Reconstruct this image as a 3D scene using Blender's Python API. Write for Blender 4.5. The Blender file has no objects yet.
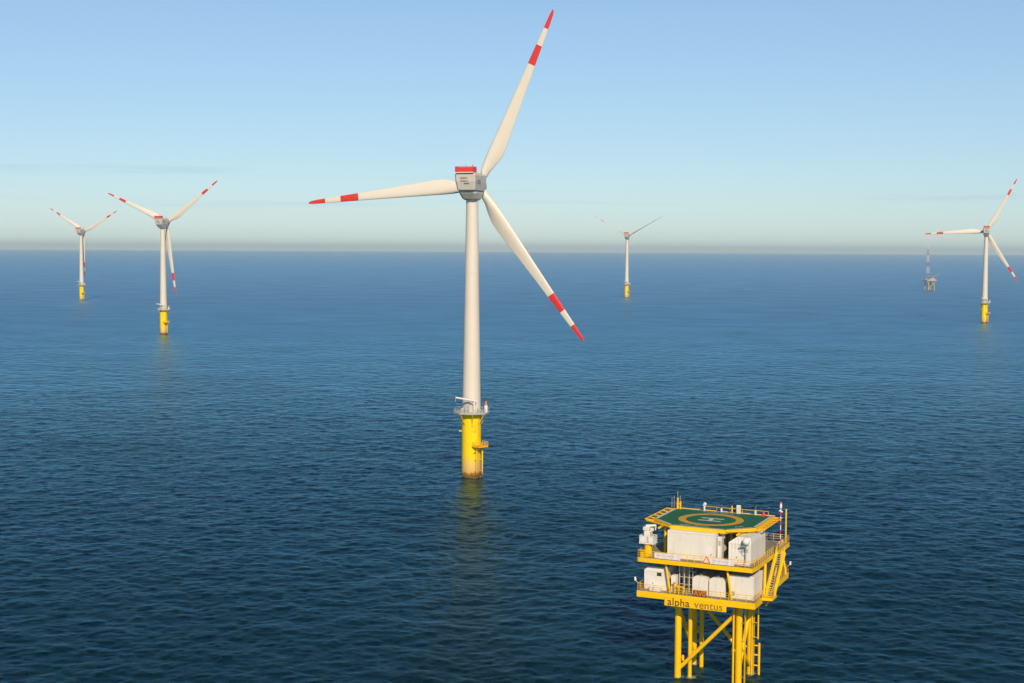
import bpy, math, random
import numpy as np
from mathutils import Matrix, Vector

random.seed(7)
PI = math.pi
R = math.radians
sc = bpy.context.scene
col = sc.collection

# ------------------------------------------------------------------ helpers
class MB:
    """collects boxes, tubes, lathes and prisms; build() links them as ONE mesh object"""
    def __init__(s):
        s.v, s.f, s.m, s.sm = [], [], [], []

    def add(s, vs, fs, mi=0, smooth=False):
        b = len(s.v)
        s.v += [tuple(p) for p in vs]
        for f in fs:
            s.f.append(tuple(b + i for i in f)); s.m.append(mi); s.sm.append(smooth)
        return s

    def box(s, x0, x1, y0, y1, z0, z1, mi=0):
        vs = [(x0,y0,z0),(x1,y0,z0),(x1,y1,z0),(x0,y1,z0),(x0,y0,z1),(x1,y0,z1),(x1,y1,z1),(x0,y1,z1)]
        return s.add(vs, [(3,2,1,0),(4,5,6,7),(0,1,5,4),(1,2,6,5),(2,3,7,6),(3,0,4,7)], mi)

    def cbox(s, x0, x1, y0, y1, z0, z1, c=.05, mi=0):
        """box with chamfered vertical and top edges"""
        def ring(i, z):
            return [(x0+c+i,y0+i,z),(x1-c-i,y0+i,z),(x1-i,y0+c+i,z),(x1-i,y1-c-i,z),(x1-c-i,y1-i,z),(x0+c+i,y1-i,z),(x0+i,y1-c-i,z),(x0+i,y0+c+i,z)]
        vs = ring(0, z0) + ring(0, z1-c) + ring(c*.8, z1)
        fs = [tuple(range(7,-1,-1)), tuple(range(16,24))]
        for k in (0, 8):
            for i in range(8):
                j = (i+1) % 8
                fs.append((k+i, k+j, k+8+j, k+8+i))
        return s.add(vs, fs, mi)

    def tube(s, p, q, r, r2=None, n=8, mi=0, cap=True):
        p, q = Vector(p), Vector(q); r2 = r if r2 is None else r2
        d = (q-p).normalized()
        a = d.orthogonal().normalized() if abs(d.z) < .99 else Vector((1,0,0))
        if abs(d.z) < .99: a = d.cross(Vector((0,0,1))).normalized()
        b = d.cross(a)
        vs = []
        for c, rr in ((p, r), (q, r2)):
            for i in range(n):
                t = 2*PI*(i+.5)/n
                vs.append(c + a*math.cos(t)*rr + b*math.sin(t)*rr)
        s.add(vs, [(i, (i+1)%n, n+(i+1)%n, n+i) for i in range(n)], mi, n > 5)
        if cap: s.add(vs, [tuple(range(n-1,-1,-1)), tuple(range(n,2*n))], mi)
        return s

    def path(s, pts, r, n=6, mi=0):
        for a, b in zip(pts, pts[1:]): s.tube(a, b, r, n=n, mi=mi)
        return s

    def lathe(s, prof, c=(0,0,0), n=32, mi=0, axis='z', mis=None):
        vs = []
        for r, h in prof:
            for i in range(n):
                t = 2*PI*i/n
                if axis == 'z': vs.append((c[0]+r*math.cos(t), c[1]+r*math.sin(t), c[2]+h))
                else: vs.append((c[0]+r*math.cos(t), c[1]+h, c[2]-r*math.sin(t)))
        for k in range(len(prof)-1):
            m = mis[k] if mis else mi
            s.add(vs[k*n:(k+2)*n], [(i,(i+1)%n,n+(i+1)%n,n+i) for i in range(n)], m, True)
        for k, rev in ((0, True), (len(prof)-1, False)):
            if prof[k][0] > .001:
                ring = vs[k*n:(k+1)*n]
                s.add(ring, [tuple(range(n-1,-1,-1)) if rev else tuple(range(n))], mi)
        return s

    def prism(s, poly, z0, z1, mi=0, top=None):
        n = len(poly)
        vs = [(x,y,z0) for x,y in poly] + [(x,y,z1) for x,y in poly]
        s.add(vs, [tuple(range(n-1,-1,-1))] + [(i,(i+1)%n,n+(i+1)%n,n+i) for i in range(n)], mi)
        s.add(vs[n:], [tuple(range(n))], mi if top is None else top)
        return s

    def rail(s, pts, h=1.1, r=.035, step=1.5, mid=2, post=None, n=5, mi=0):
        """guard rail along a polyline: posts, top rail and mid rails"""
        for a, b in zip(pts, pts[1:]):
            a, b = Vector(a), Vector(b); L = (b-a).length; k = max(1, round(L/step))
            for i in range(k+1):
                p = a.lerp(b, i/k); s.tube(p, p+Vector((0,0,h)), r, n=n, mi=mi)
            for j in range(mid+1):
                z = Vector((0,0,h*(1-j/(mid+1))))
                s.tube(a+z, b+z, r*(1.0 if j == 0 else .75), n=n, mi=mi)
        return s

    def build(s, name, mats, parent=None, loc=None):
        me = bpy.data.meshes.new(name)
        me.from_pydata(s.v, [], s.f)
        for m in (mats if isinstance(mats, (list, tuple)) else [mats]): me.materials.append(m)
        me.polygons.foreach_set('material_index', s.m)
        me.polygons.foreach_set('use_smooth', s.sm)
        me.update()
        o = bpy.data.objects.new(name, me); col.objects.link(o)
        if parent: o.parent = parent
        if loc: o.location = loc
        return o


def tag(o, label=None, cat=None, group=None, kind=None):
    for k, v in (('label', label), ('category', cat), ('group', group), ('kind', kind)):
        if v: o[k] = v
    return o


def empty(name, loc=(0,0,0), rz=0.):
    o = bpy.data.objects.new(name, None); col.objects.link(o)
    o.location = loc; o.rotation_euler = (0,0,rz); o.empty_display_size = 1
    return o


def text_part(name, body, size, mat, parent, M, depth=.01, align='CENTER', spacing=1.0):
    cu = bpy.data.curves.new(name+'_curve', 'FONT')
    cu.body = body; cu.size = size; cu.align_x = align; cu.align_y = 'CENTER'; cu.extrude = depth
    cu.space_character = spacing; cu.offset = size*.012
    t = bpy.data.objects.new(name+'_tmp', cu); col.objects.link(t)
    dg = bpy.context.evaluated_depsgraph_get(); dg.update()
    me = bpy.data.meshes.new_from_object(t.evaluated_get(dg))
    bpy.data.objects.remove(t); bpy.data.curves.remove(cu)
    me.materials.clear(); me.materials.append(mat); me.name = name
    o = bpy.data.objects.new(name, me); col.objects.link(o)
    if parent: o.parent = parent
    o.matrix_local = M
    return o

FRONT = Matrix.Rotation(R(90), 4, 'X')          # text upright, facing -Y

# ------------------------------------------------------------------ materials
def base_mat(name):
    m = bpy.data.materials.new(name); m.use_nodes = True
    nt = m.node_tree; b = nt.nodes['Principled BSDF']
    return m, nt, b

def nd(nt, t, **kw):
    n = nt.nodes.new(t)
    for k, v in kw.items():
        if k in n.inputs: n.inputs[k].default_value = v
        else: setattr(n, k, v)
    return n

def paint(name, c, rough=.5, var=.12, dirt=(.25,.2,.14), dirt_amt=.25, scale=.6, metal=0., spec=.5):
    """painted steel: slight tone variation and vertical dirt runs"""
    m, nt, b = base_mat(name); L = nt.links.new
    tc = nd(nt, 'ShaderNodeTexCoord')
    mp = nd(nt, 'ShaderNodeMapping'); mp.inputs['Scale'].default_value = (1,1,.12)
    L(tc.outputs['Object'], mp.inputs['Vector'])
    n1 = nd(nt, 'ShaderNodeTexNoise', Scale=scale*3, Detail=6., Roughness=.65); L(mp.outputs[0], n1.inputs['Vector'])
    n2 = nd(nt, 'ShaderNodeTexNoise', Scale=scale, Detail=4.); L(tc.outputs['Object'], n2.inputs['Vector'])
    r1 = nd(nt, 'ShaderNodeMapRange'); r1.inputs['From Min'].default_value = .5; r1.inputs['From Max'].default_value = .78
    r1.inputs['To Max'].default_value = dirt_amt; L(n1.outputs['Fac'], r1.inputs['Value'])
    r2 = nd(nt, 'ShaderNodeMapRange'); r2.inputs['From Min'].default_value = .3; r2.inputs['From Max'].default_value = .7
    r2.inputs['To Min'].default_value = 1-var; r2.inputs['To Max'].default_value = 1+var*.3; L(n2.outputs['Fac'], r2.inputs['Value'])
    mul = nd(nt, 'ShaderNodeMix', data_type='RGBA', blend_type='MULTIPLY'); mul.inputs[0].default_value = 1
    mul.inputs[6].default_value = (*c,1); L(r2.outputs[0], mul.inputs[7])
    mx = nd(nt, 'ShaderNodeMix', data_type='RGBA'); L(r1.outputs[0], mx.inputs[0]); L(mul.outputs[2], mx.inputs[6])
    mx.inputs[7].default_value = (*dirt,1)
    L(mx.outputs[2], b.inputs['Base Color'])
    b.inputs['Roughness'].default_value = rough; b.inputs['Metallic'].default_value = metal
    b.inputs['Specular IOR Level'].default_value = spec
    return m

M = {}
M['tower'] = paint('tower_paint', (.73,.66,.565), .45, .05, (.5,.46,.4), .10, .12)
M['blade'] = paint('blade_gelcoat', (.78,.71,.61), .38, .04, (.5,.46,.4), .10, .15)
M['red'] = paint('red_paint', (.74,.035,.028), .45, .08, (.5,.08,.05), .2, .3)
M['nacelle'] = paint('grey_nacelle_paint', (.66,.62,.55), .5, .08, (.2,.19,.17), .25, .4)
M['nacelle_dark'] = paint('dark_grey_paint', (.27,.275,.27), .5, .1, (.12,.12,.12), .25, .4)
M['cream'] = paint('cream_trim', (.76,.70,.58), .5, .05)
M['galv'] = paint('galvanised_steel', (.60,.58,.53), .5, .2, (.25,.22,.18), .3, 1.2, .2)
M['yellow'] = paint('yellow_paint', (.96,.56,.001), .55, .07, (.6,.3,.02), .22, .35, 0., .25)
M['yellow2'] = paint('yellow_rail_paint', (.90,.50,.002), .55, .10, (.5,.25,.02), .3, .6, 0., .25)
M['white'] = paint('white_container_paint', (.80,.75,.67), .5, .05, (.45,.36,.26), .28, .5)
M['white2'] = paint('plain_white_paint', (.82,.79,.74), .45, .04, (.5,.45,.4), .15, .5)
M['grey'] = paint('grey_paint', (.42,.42,.40), .5, .1)
M['deckplate'] = paint('deck_plating', (.30,.26,.17), .75, .25, (.14,.12,.09), .5, .6)
M['dark'] = paint('dark_recess_paint', (.035,.04,.04), .7, .2, (.02,.02,.02), .3, .6)
M['green'] = paint('green_helideck_coating', (.004,.125,.042), .85, .22, (.03,.09,.05), .35, .35)
M['ochre'] = paint('ochre_marking', (.62,.33,.02), .8, .1, (.3,.2,.05), .3, .6)
M['mark'] = paint('white_marking', (.62,.62,.58), .8, .1, (.3,.32,.28), .4, 1.)
M['letter'] = paint('brown_lettering', (.16,.07,.008), .6, .1)
M['letter2'] = paint('tan_lettering', (.36,.18,.012), .6, .1)
M['orange'] = paint('orange_paint', (.80,.22,.02), .5, .1)
M['ink'] = paint('dark_lettering', (.05,.05,.05), .6, .1)
M['solar'] = paint('dark_blue_grey', (.05,.07,.09), .4, .1)
M['banner'] = paint('banner_cloth', (.80,.72,.66), .7, .05)

def tp_material():
    """yellow transition piece: bleached splash zone, rust and weed at the waterline"""
    m, nt, b = base_mat('yellow_foundation_paint'); L = nt.links.new
    tc = nd(nt, 'ShaderNodeTexCoord'); sep = nd(nt, 'ShaderNodeSeparateXYZ'); L(tc.outputs['Object'], sep.inputs[0])
    mp = nd(nt, 'ShaderNodeMapping'); mp.inputs['Scale'].default_value = (1,1,.2); L(tc.outputs['Object'], mp.inputs[0])
    n = nd(nt, 'ShaderNodeTexNoise', Scale=1.3, Detail=6., Roughness=.6); L(mp.outputs[0], n.inputs['Vector'])
    ma = nd(nt, 'ShaderNodeMath', operation='MULTIPLY_ADD'); L(n.outputs['Fac'], ma.inputs[0]); ma.inputs[1].default_value = 2.2
    L(sep.outputs['Z'], ma.inputs[2])
    mr = nd(nt, 'ShaderNodeMapRange'); mr.inputs['From Max'].default_value = 20.; L(ma.outputs[0], mr.inputs[0])
    cr = nd(nt, 'ShaderNodeValToRGB'); L(mr.outputs[0], cr.inputs[0])
    e = cr.color_ramp.elements
    e[0].position = 0; e[0].color = (.06,.045,.015,1)
    e[1].position = 1; e[1].color = (.96,.665,.002,1)
    for p, c in ((.09,(.22,.10,.012,1)), (.125,(.40,.20,.02,1)), (.14,(.66,.42,.13,1)), (.25,(.78,.52,.14,1)), (.36,(.93,.63,.02,1)), (.45,(.96,.665,.003,1))):
        x = e.new(p); x.color = c
    n2 = nd(nt, 'ShaderNodeTexNoise', Scale=3., Detail=7., Roughness=.7); L(mp.outputs[0], n2.inputs['Vector'])
    r = nd(nt, 'ShaderNodeMapRange'); r.inputs['From Min'].default_value = .56; r.inputs['From Max'].default_value = .75; r.inputs['To Max'].default_value = .4
    L(n2.outputs['Fac'], r.inputs[0])
    mx = nd(nt, 'ShaderNodeMix', data_type='RGBA'); L(r.outputs[0], mx.inputs[0]); L(cr.outputs[0], mx.inputs[6]); mx.inputs[7].default_value = (.5,.2,.02,1)
    L(mx.outputs[2], b.inputs['Base Color']); b.inputs['Roughness'].default_value = .55; b.inputs['Specular IOR Level'].default_value = .22
    return m
M['tp'] = tp_material()

def ribbed(name, c):
    """container wall with vertical trapezoid ribs (bump)"""
    m = paint(name, c, .5, .05, (.42,.34,.25), .3, .5); nt = m.node_tree; b = nt.nodes['Principled BSDF']
    tc = nd(nt, 'ShaderNodeTexCoord'); sep = nd(nt, 'ShaderNodeSeparateXYZ'); nt.links.new(tc.outputs['Object'], sep.inputs[0])
    ad = nd(nt, 'ShaderNodeMath', operation='ADD'); nt.links.new(sep.outputs['X'], ad.inputs[0]); nt.links.new(sep.outputs['Y'], ad.inputs[1])
    ml = nd(nt, 'ShaderNodeMath', operation='MULTIPLY'); nt.links.new(ad.outputs[0], ml.inputs[0]); ml.inputs[1].default_value = 2*PI/.55
    sn = nd(nt, 'ShaderNodeMath', operation='SINE'); nt.links.new(ml.outputs[0], sn.inputs[0])
    bp = nd(nt, 'ShaderNodeBump', Strength=.35, Distance=.05); nt.links.new(sn.outputs[0], bp.inputs['Height'])
    nt.links.new(bp.outputs[0], b.inputs['Normal'])
    return m
M['ribbed'] = ribbed('ribbed_container_wall', (.80,.75,.67))

# ------------------------------------------------------------------ camera
SUN_EL, SUN_AZ = 33., -8.       # azimuth: degrees to the right of straight behind the camera is negative
CAMH = 71.5
cam = bpy.data.cameras.new('camera'); camo = bpy.data.objects.new('camera', cam); col.objects.link(camo)
cam.sensor_width = 36; cam.lens = 50.0
cam.clip_start = .5; cam.clip_end = 500000
camo.location = (0,0,CAMH)
camo.rotation_euler = (R(90)-math.atan(92.7/1422), 0, 0)
camo.rotation_euler.rotate_axis('Z', R(.31))
sc.camera = camo

# ------------------------------------------------------------------ sun and sky
sd = Vector((math.sin(R(-SUN_AZ))*math.cos(R(SUN_EL)), -math.cos(R(-SUN_AZ))*math.cos(R(SUN_EL)), math.sin(R(SUN_EL))))   # towards the sun
sun = bpy.data.lights.new('sun', 'SUN'); suno = bpy.data.objects.new('sun', sun); col.objects.link(suno)
sun.energy = 4.1; sun.angle = R(.5); sun.color = (1.,.82,.59)
suno.rotation_euler = sd.to_track_quat('Z', 'Y').to_euler()

w = bpy.data.worlds.new('World'); sc.world = w; w.use_nodes = True
nt = w.node_tree; L = nt.links.new
bg = nt.nodes['Background']
sky = nd(nt, 'ShaderNodeTexSky', sky_type='NISHITA'); sky.sun_disc = False
sky.sun_elevation = R(SUN_EL); sky.sun_rotation = math.atan2(sd.x, sd.y)
sky.altitude = 0; sky.air_density = 1.0; sky.dust_density = .15; sky.ozone_density = 1.2
tc = nd(nt, 'ShaderNodeTexCoord'); sep = nd(nt, 'ShaderNodeSeparateXYZ'); L(tc.outputs['Generated'], sep.inputs[0])
# thin streaks of cloud, long in azimuth and flat in elevation
def streaks(scale, seed, lo, hi, e0, e1, e2, e3, amt):
    mp = nd(nt, 'ShaderNodeMapping'); mp.inputs['Scale'].default_value = scale; mp.inputs['Location'].default_value = (seed, seed*.7, seed*1.3)
    L(tc.outputs['Generated'], mp.inputs[0])
    n = nd(nt, 'ShaderNodeTexNoise', Scale=1., Detail=6., Roughness=.6, Distortion=.3); L(mp.outputs[0], n.inputs['Vector'])
    r = nd(nt, 'ShaderNodeMapRange', interpolation_type='SMOOTHSTEP'); r.inputs['From Min'].default_value = lo; r.inputs['From Max'].default_value = hi
    L(n.outputs['Fac'], r.inputs[0])
    a = nd(nt, 'ShaderNodeMapRange', interpolation_type='SMOOTHSTEP'); a.inputs['From Min'].default_value = e0; a.inputs['From Max'].default_value = e1; L(sep.outputs['Z'], a.inputs[0])
    b = nd(nt, 'ShaderNodeMapRange', interpolation_type='SMOOTHSTEP'); b.inputs['From Min'].default_value = e2; b.inputs['From Max'].default_value = e3
    b.inputs['To Min'].default_value = 1; b.inputs['To Max'].default_value = 0; L(sep.outputs['Z'], b.inputs[0])
    m1 = nd(nt, 'ShaderNodeMath', operation='MULTIPLY'); L(r.outputs[0], m1.inputs[0]); L(a.outputs[0], m1.inputs[1])
    m2 = nd(nt, 'ShaderNodeMath', operation='MULTIPLY'); L(m1.outputs[0], m2.inputs[0]); L(b.outputs[0], m2.inputs[1])
    m3 = nd(nt, 'ShaderNodeMath', operation='MULTIPLY'); L(m2.outputs[0], m3.inputs[0]); m3.inputs[1].default_value = amt
    return m3
white_streak = streaks((2.2,2.2,90.), 3.1, .50, .75, .055, .075, .088, .11, .55)
grey_streak = streaks((3.5,3.5,120.), 8.4, .52, .70, .022, .034, .052, .062, .26)
mxa = nd(nt, 'ShaderNodeMix', data_type='RGBA'); L(white_streak.outputs[0], mxa.inputs[0]); L(sky.outputs[0], mxa.inputs[6]); mxa.inputs[7].default_value = (7.4,8.2,8.8,1)
mxb = nd(nt, 'ShaderNodeMix', data_type='RGBA'); L(grey_streak.outputs[0], mxb.inputs[0]); L(mxa.outputs[2], mxb.inputs[6]); mxb.inputs[7].default_value = (4.6,5.4,6.3,1)
tint = nd(nt, 'ShaderNodeMix', data_type='RGBA', blend_type='MULTIPLY'); tint.inputs[0].default_value = 1; tint.inputs[7].default_value = (.71,.865,.985,1)
veil = nd(nt, 'ShaderNodeMix', data_type='RGBA');  veil.inputs[7].default_value = (5.6,6.5,7.6,1)   # thin high veil
hi = nd(nt, 'ShaderNodeMapRange', interpolation_type='SMOOTHSTEP'); hi.inputs['From Min'].default_value = .155; hi.inputs['From Max'].default_value = .27; L(sep.outputs['Z'], hi.inputs[0])
vf = nd(nt, 'ShaderNodeMapRange'); vf.inputs['To Min'].default_value = .35; vf.inputs['To Max'].default_value = .0; L(hi.outputs[0], vf.inputs[0]); L(vf.outputs[0], veil.inputs[0])
tm = nd(nt, 'ShaderNodeMix', data_type='RGBA'); L(hi.outputs[0], tm.inputs[0]); tm.inputs[6].default_value = (.69,.845,.995,1); tm.inputs[7].default_value = (.05,.43,.72,1); L(tm.outputs[2], tint.inputs[7])
L(mxb.outputs[2], veil.inputs[6]); L(veil.outputs[2], tint.inputs[6]); L(tint.outputs[2], bg.inputs['Color'])
bg.inputs['Strength'].default_value = .10

# ------------------------------------------------------------------ sea
def wave_tile(seed, Lt, N, V, wdir, spread, slope):
    """height tiles of one random wind sea, low-passed at several wavelengths"""
    rg = np.random.default_rng(seed)
    k1 = 2*np.pi*np.fft.fftfreq(N, Lt/N)
    kx, ky = np.meshgrid(k1, k1, indexing='ij'); k = np.hypot(kx, ky); k[0,0] = 1
    cosd = (kx*math.cos(wdir)+ky*math.sin(wdir))/k
    Lp = V*V/9.81
    P = np.exp(-1/(k*Lp)**2)/k**3.15*(spread+(1-spread)*cosd**2)*np.exp(-(k*.06)**2)
    P[0,0] = 0
    h = np.sqrt(P)*(rg.standard_normal((N,N))+1j*rg.standard_normal((N,N)))
    s = np.real(np.fft.ifft2(1j*kx*h)); t = np.real(np.fft.ifft2(1j*ky*h))
    h *= slope/math.sqrt(s.var()+t.var())
    out = []
    for lam in CUTS:
        out.append(np.real(np.fft.ifft2(h*np.exp(-(k*lam/(2*np.pi)*.8)**2))).astype(np.float32))
    return out
CUTS = [0., 1.2, 2.4, 5., 10., 20.]
T1 = wave_tile(11, 229., 512, 5.2, R(76), .60, .12)
T2 = wave_tile(23, 151., 512, 3.2, R(100), .70, .125)

def sample(tile, Lt, x, y):
    N = tile.shape[0]
    u = (x/Lt*N) % N; v = (y/Lt*N) % N
    i = u.astype(np.int32); j = v.astype(np.int32); a = (u-i).astype(np.float32); b = (v-j).astype(np.float32)
    i %= N; j %= N; i2 = (i+1) % N; j2 = (j+1) % N
    return (tile[i,j]*(1-a)+tile[i2,j]*a)*(1-b)+(tile[i,j2]*(1-a)+tile[i2,j2]*a)*b

# polar grid, finer where the water is near; its rings are centred below the photographer
rr = [.5, 20., 60., 100., 130.]; r = 150.
while r < 32000:
    rr.append(r); r += max(.34, .26*r*r/1e5) if r < 9000 else r*.024
rr = np.array(rr)
th = np.concatenate([np.arange(-180,-34,4.), np.linspace(-34,-24,60,endpoint=False), np.linspace(-24,24,900,endpoint=False), np.linspace(24,34,60,endpoint=False), np.arange(34,180,4.)])
th = np.radians(th); nr, ntn = len(rr), len(th)
RR, TH = np.meshgrid(rr, th, indexing='ij')
X = RR*np.sin(TH); Y = RR*np.cos(TH)
dth = np.gradient(th); GR = np.maximum(np.gradient(rr)[:,None], RR*dth[None,:]*.8)   # grid spacing
lev = np.interp(np.log(GR*2.2+.05), np.log(np.array(CUTS)+.4), np.arange(len(CUTS)))
Z = np.zeros_like(X, dtype=np.float32)
ca, sa = math.cos(.5), math.sin(.5)
for T, Lt, XX, YY in ((T1, 229., X, Y), (T2, 151., X*ca-Y*sa, X*sa+Y*ca)):
    S = [sample(t, Lt, XX, YY) for t in T]
    lo = np.clip(lev.astype(int), 0, len(CUTS)-2); fr = (lev-lo).astype(np.float32)
    S = np.stack(S); A = np.take_along_axis(S, lo[None], 0)[0]; B = np.take_along_axis(S, lo[None]+1, 0)[0]
    Z += A*(1-fr)+B*fr
Z *= np.clip((4000-RR)/2500, 0, 1)
verts = np.stack([X, Y, Z], -1).reshape(-1,3).astype(np.float32)
idx = np.arange(nr*ntn).reshape(nr, ntn)
a = idx[:-1,:]; b = idx[1:,:]; a2 = np.roll(a, -1, 1); b2 = np.roll(b, -1, 1)
quads = np.stack([a, a2, b2, b], -1).reshape(-1,4)
me = bpy.data.meshes.new('sea')
me.vertices.add(len(verts)); me.vertices.foreach_set('co', verts.ravel())
me.loops.add(quads.size); me.loops.foreach_set('vertex_index', quads.ravel().astype(np.int32))
me.polygons.add(len(quads)); me.polygons.foreach_set('loop_start', np.arange(0, quads.size, 4, dtype=np.int32))
me.polygons.foreach_set('use_smooth', np.ones(len(quads), dtype=bool))
me.update(calc_edges=True); me.validate()
# ripples too small for the mesh become gloss roughness: more of them where the mesh is coarser
rough = np.interp(lev, [0,1,2,3,4,5], [.07,.11,.17,.24,.31,.38]).astype(np.float32).ravel()
# wash round the legs and columns
foam = np.zeros_like(X)
wash = [(21.07+u*math.cos(R(-25))-v*math.sin(R(-25)), 234.+u*math.sin(R(-25))+v*math.cos(R(-25)), .56, .75) for u, v in ((6.15,3.4),(16.65,3.2),(16.55,10.6),(6.15,12.),(8.1,3.9))]+[(-12.6,444.,3.02,1.0)]
for fx, fy, fr_, fw in wash:
    d = np.hypot(X-fx-.15, Y-fy+.25)-fr_; foam = np.maximum(foam, np.exp(-(np.maximum(d,0)/fw)**1.5))
fa = me.attributes.new('wash', 'FLOAT', 'POINT'); fa.data.foreach_set('value', foam.astype(np.float32).ravel())
at = me.attributes.new('ripple', 'FLOAT', 'POINT'); at.data.foreach_set('value', rough)
sea = bpy.data.objects.new('sea', me); col.objects.link(sea); tag(sea, 'dark blue open sea with short wind waves', 'sea', kind='structure')
m = bpy.data.materials.new('sea_water'); m.use_nodes = True; nt = m.node_tree; nt.nodes.clear(); L = nt.links.new
tc = nd(nt, 'ShaderNodeTexCoord')
n = nd(nt, 'ShaderNodeTexNoise', Scale=.006, Detail=3.); L(tc.outputs['Object'], n.inputs['Vector'])
cr = nd(nt, 'ShaderNodeValToRGB'); L(n.outputs['Fac'], cr.inputs[0])
cr.color_ramp.elements[0].position = .35; cr.color_ramp.elements[0].color = (.0001,.0125,.018,1)
cr.color_ramp.elements[1].position = .68; cr.color_ramp.elements[1].color = (.0002,.0185,.026,1)
mp = nd(nt, 'ShaderNodeMapping'); mp.inputs['Scale'].default_value = (.7,1.25,1); L(tc.outputs['Object'], mp.inputs[0])
n2 = nd(nt, 'ShaderNodeTexNoise', Scale=1.5, Detail=5., Roughness=.62); L(mp.outputs[0], n2.inputs['Vector'])
bp = nd(nt, 'ShaderNodeBump', Strength=.7, Distance=.24); L(n2.outputs['Fac'], bp.inputs['Height'])
dif = nd(nt, 'ShaderNodeBsdfDiffuse'); L(cr.outputs[0], dif.inputs['Color']); L(bp.outputs[0], dif.inputs['Normal'])
gl = nd(nt, 'ShaderNodeBsdfGlossy'); gl.inputs['Color'].default_value = (.58,.90,1.,1); L(bp.outputs[0], gl.inputs['Normal'])
ga = nd(nt, 'ShaderNodeAttribute', attribute_name='ripple'); L(ga.outputs['Fac'], gl.inputs['Roughness'])
fr = nd(nt, 'ShaderNodeFresnel', IOR=1.175)
ms = nd(nt, 'ShaderNodeMixShader'); gm = nd(nt, 'ShaderNodeMapping'); gm.inputs['Scale'].default_value = (.8,1.2,1); gm.inputs['Rotation'].default_value = (0,0,.18); L(tc.outputs['Object'], gm.inputs[0])
gn = nd(nt, 'ShaderNodeTexNoise', Scale=.016, Detail=7., Roughness=.62, Distortion=.6); L(gm.outputs[0], gn.inputs['Vector'])
gr = nd(nt, 'ShaderNodeMapRange'); gr.inputs['From Min'].default_value = .3; gr.inputs['From Max'].default_value = .7; gr.inputs['To Min'].default_value = .84; gr.inputs['To Max'].default_value = 1.12; L(gn.outputs['Fac'], gr.inputs[0])
gx = nd(nt, 'ShaderNodeMath', operation='MULTIPLY', use_clamp=True); L(fr.outputs[0], gx.inputs[0]); L(gr.outputs[0], gx.inputs[1])   # gusts ruffle the surface in patches
L(gx.outputs[0], ms.inputs[0]); L(dif.outputs[0], ms.inputs[1]); L(gl.outputs[0], ms.inputs[2])
out = nd(nt, 'ShaderNodeOutputMaterial')
fo_ = nd(nt, 'ShaderNodeAttribute', attribute_name='wash'); nf = nd(nt, 'ShaderNodeTexNoise', Scale=1.9, Detail=5., Roughness=.7); L(tc.outputs['Object'], nf.inputs['Vector'])
fm = nd(nt, 'ShaderNodeMath', operation='MULTIPLY_ADD'); L(fo_.outputs['Fac'], fm.inputs[0]); fm.inputs[1].default_value = .5; L(nf.outputs['Fac'], fm.inputs[2])
fr_ = nd(nt, 'ShaderNodeMapRange', interpolation_type='SMOOTHSTEP'); fr_.inputs['From Min'].default_value = .86; fr_.inputs['From Max'].default_value = 1.02; fr_.inputs['To Max'].default_value = .55; L(fm.outputs[0], fr_.inputs[0])
fd = nd(nt, 'ShaderNodeBsdfDiffuse'); fd.inputs['Color'].default_value = (.6,.64,.62,1)
m2_ = nd(nt, 'ShaderNodeMixShader'); L(fr_.outputs[0], m2_.inputs[0]); L(ms.outputs[0], m2_.inputs[1]); L(fd.outputs[0], m2_.inputs[2])
L(m2_.outputs[0], out.inputs['Surface'])
me.materials.append(m)

# ------------------------------------------------------------------ haze
hz = MB().box(-60000,60000,-60000,60000,-10.,168.).build('haze', [])
tag(hz, 'pale sea haze over the water', 'haze', kind='stuff')
m = bpy.data.materials.new('haze_air'); m.use_nodes = True; nt = m.node_tree; nt.nodes.clear()
out = nt.nodes.new('ShaderNodeOutputMaterial'); pv = nt.nodes.new('ShaderNodeVolumePrincipled')
pv.inputs['Color'].default_value = (.82,.98,1.,1); pv.inputs['Density'].default_value = 4.5e-5; pv.inputs['Anisotropy'].default_value = .0
nt.links.new(pv.outputs[0], out.inputs['Volume'])
hz.data.materials.append(m)

# ------------------------------------------------------------------ wind turbine
HUB_Z, HUB_Y = 91.1, 6.2
TILT = 4.
BLADE_R = 58.2

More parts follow.
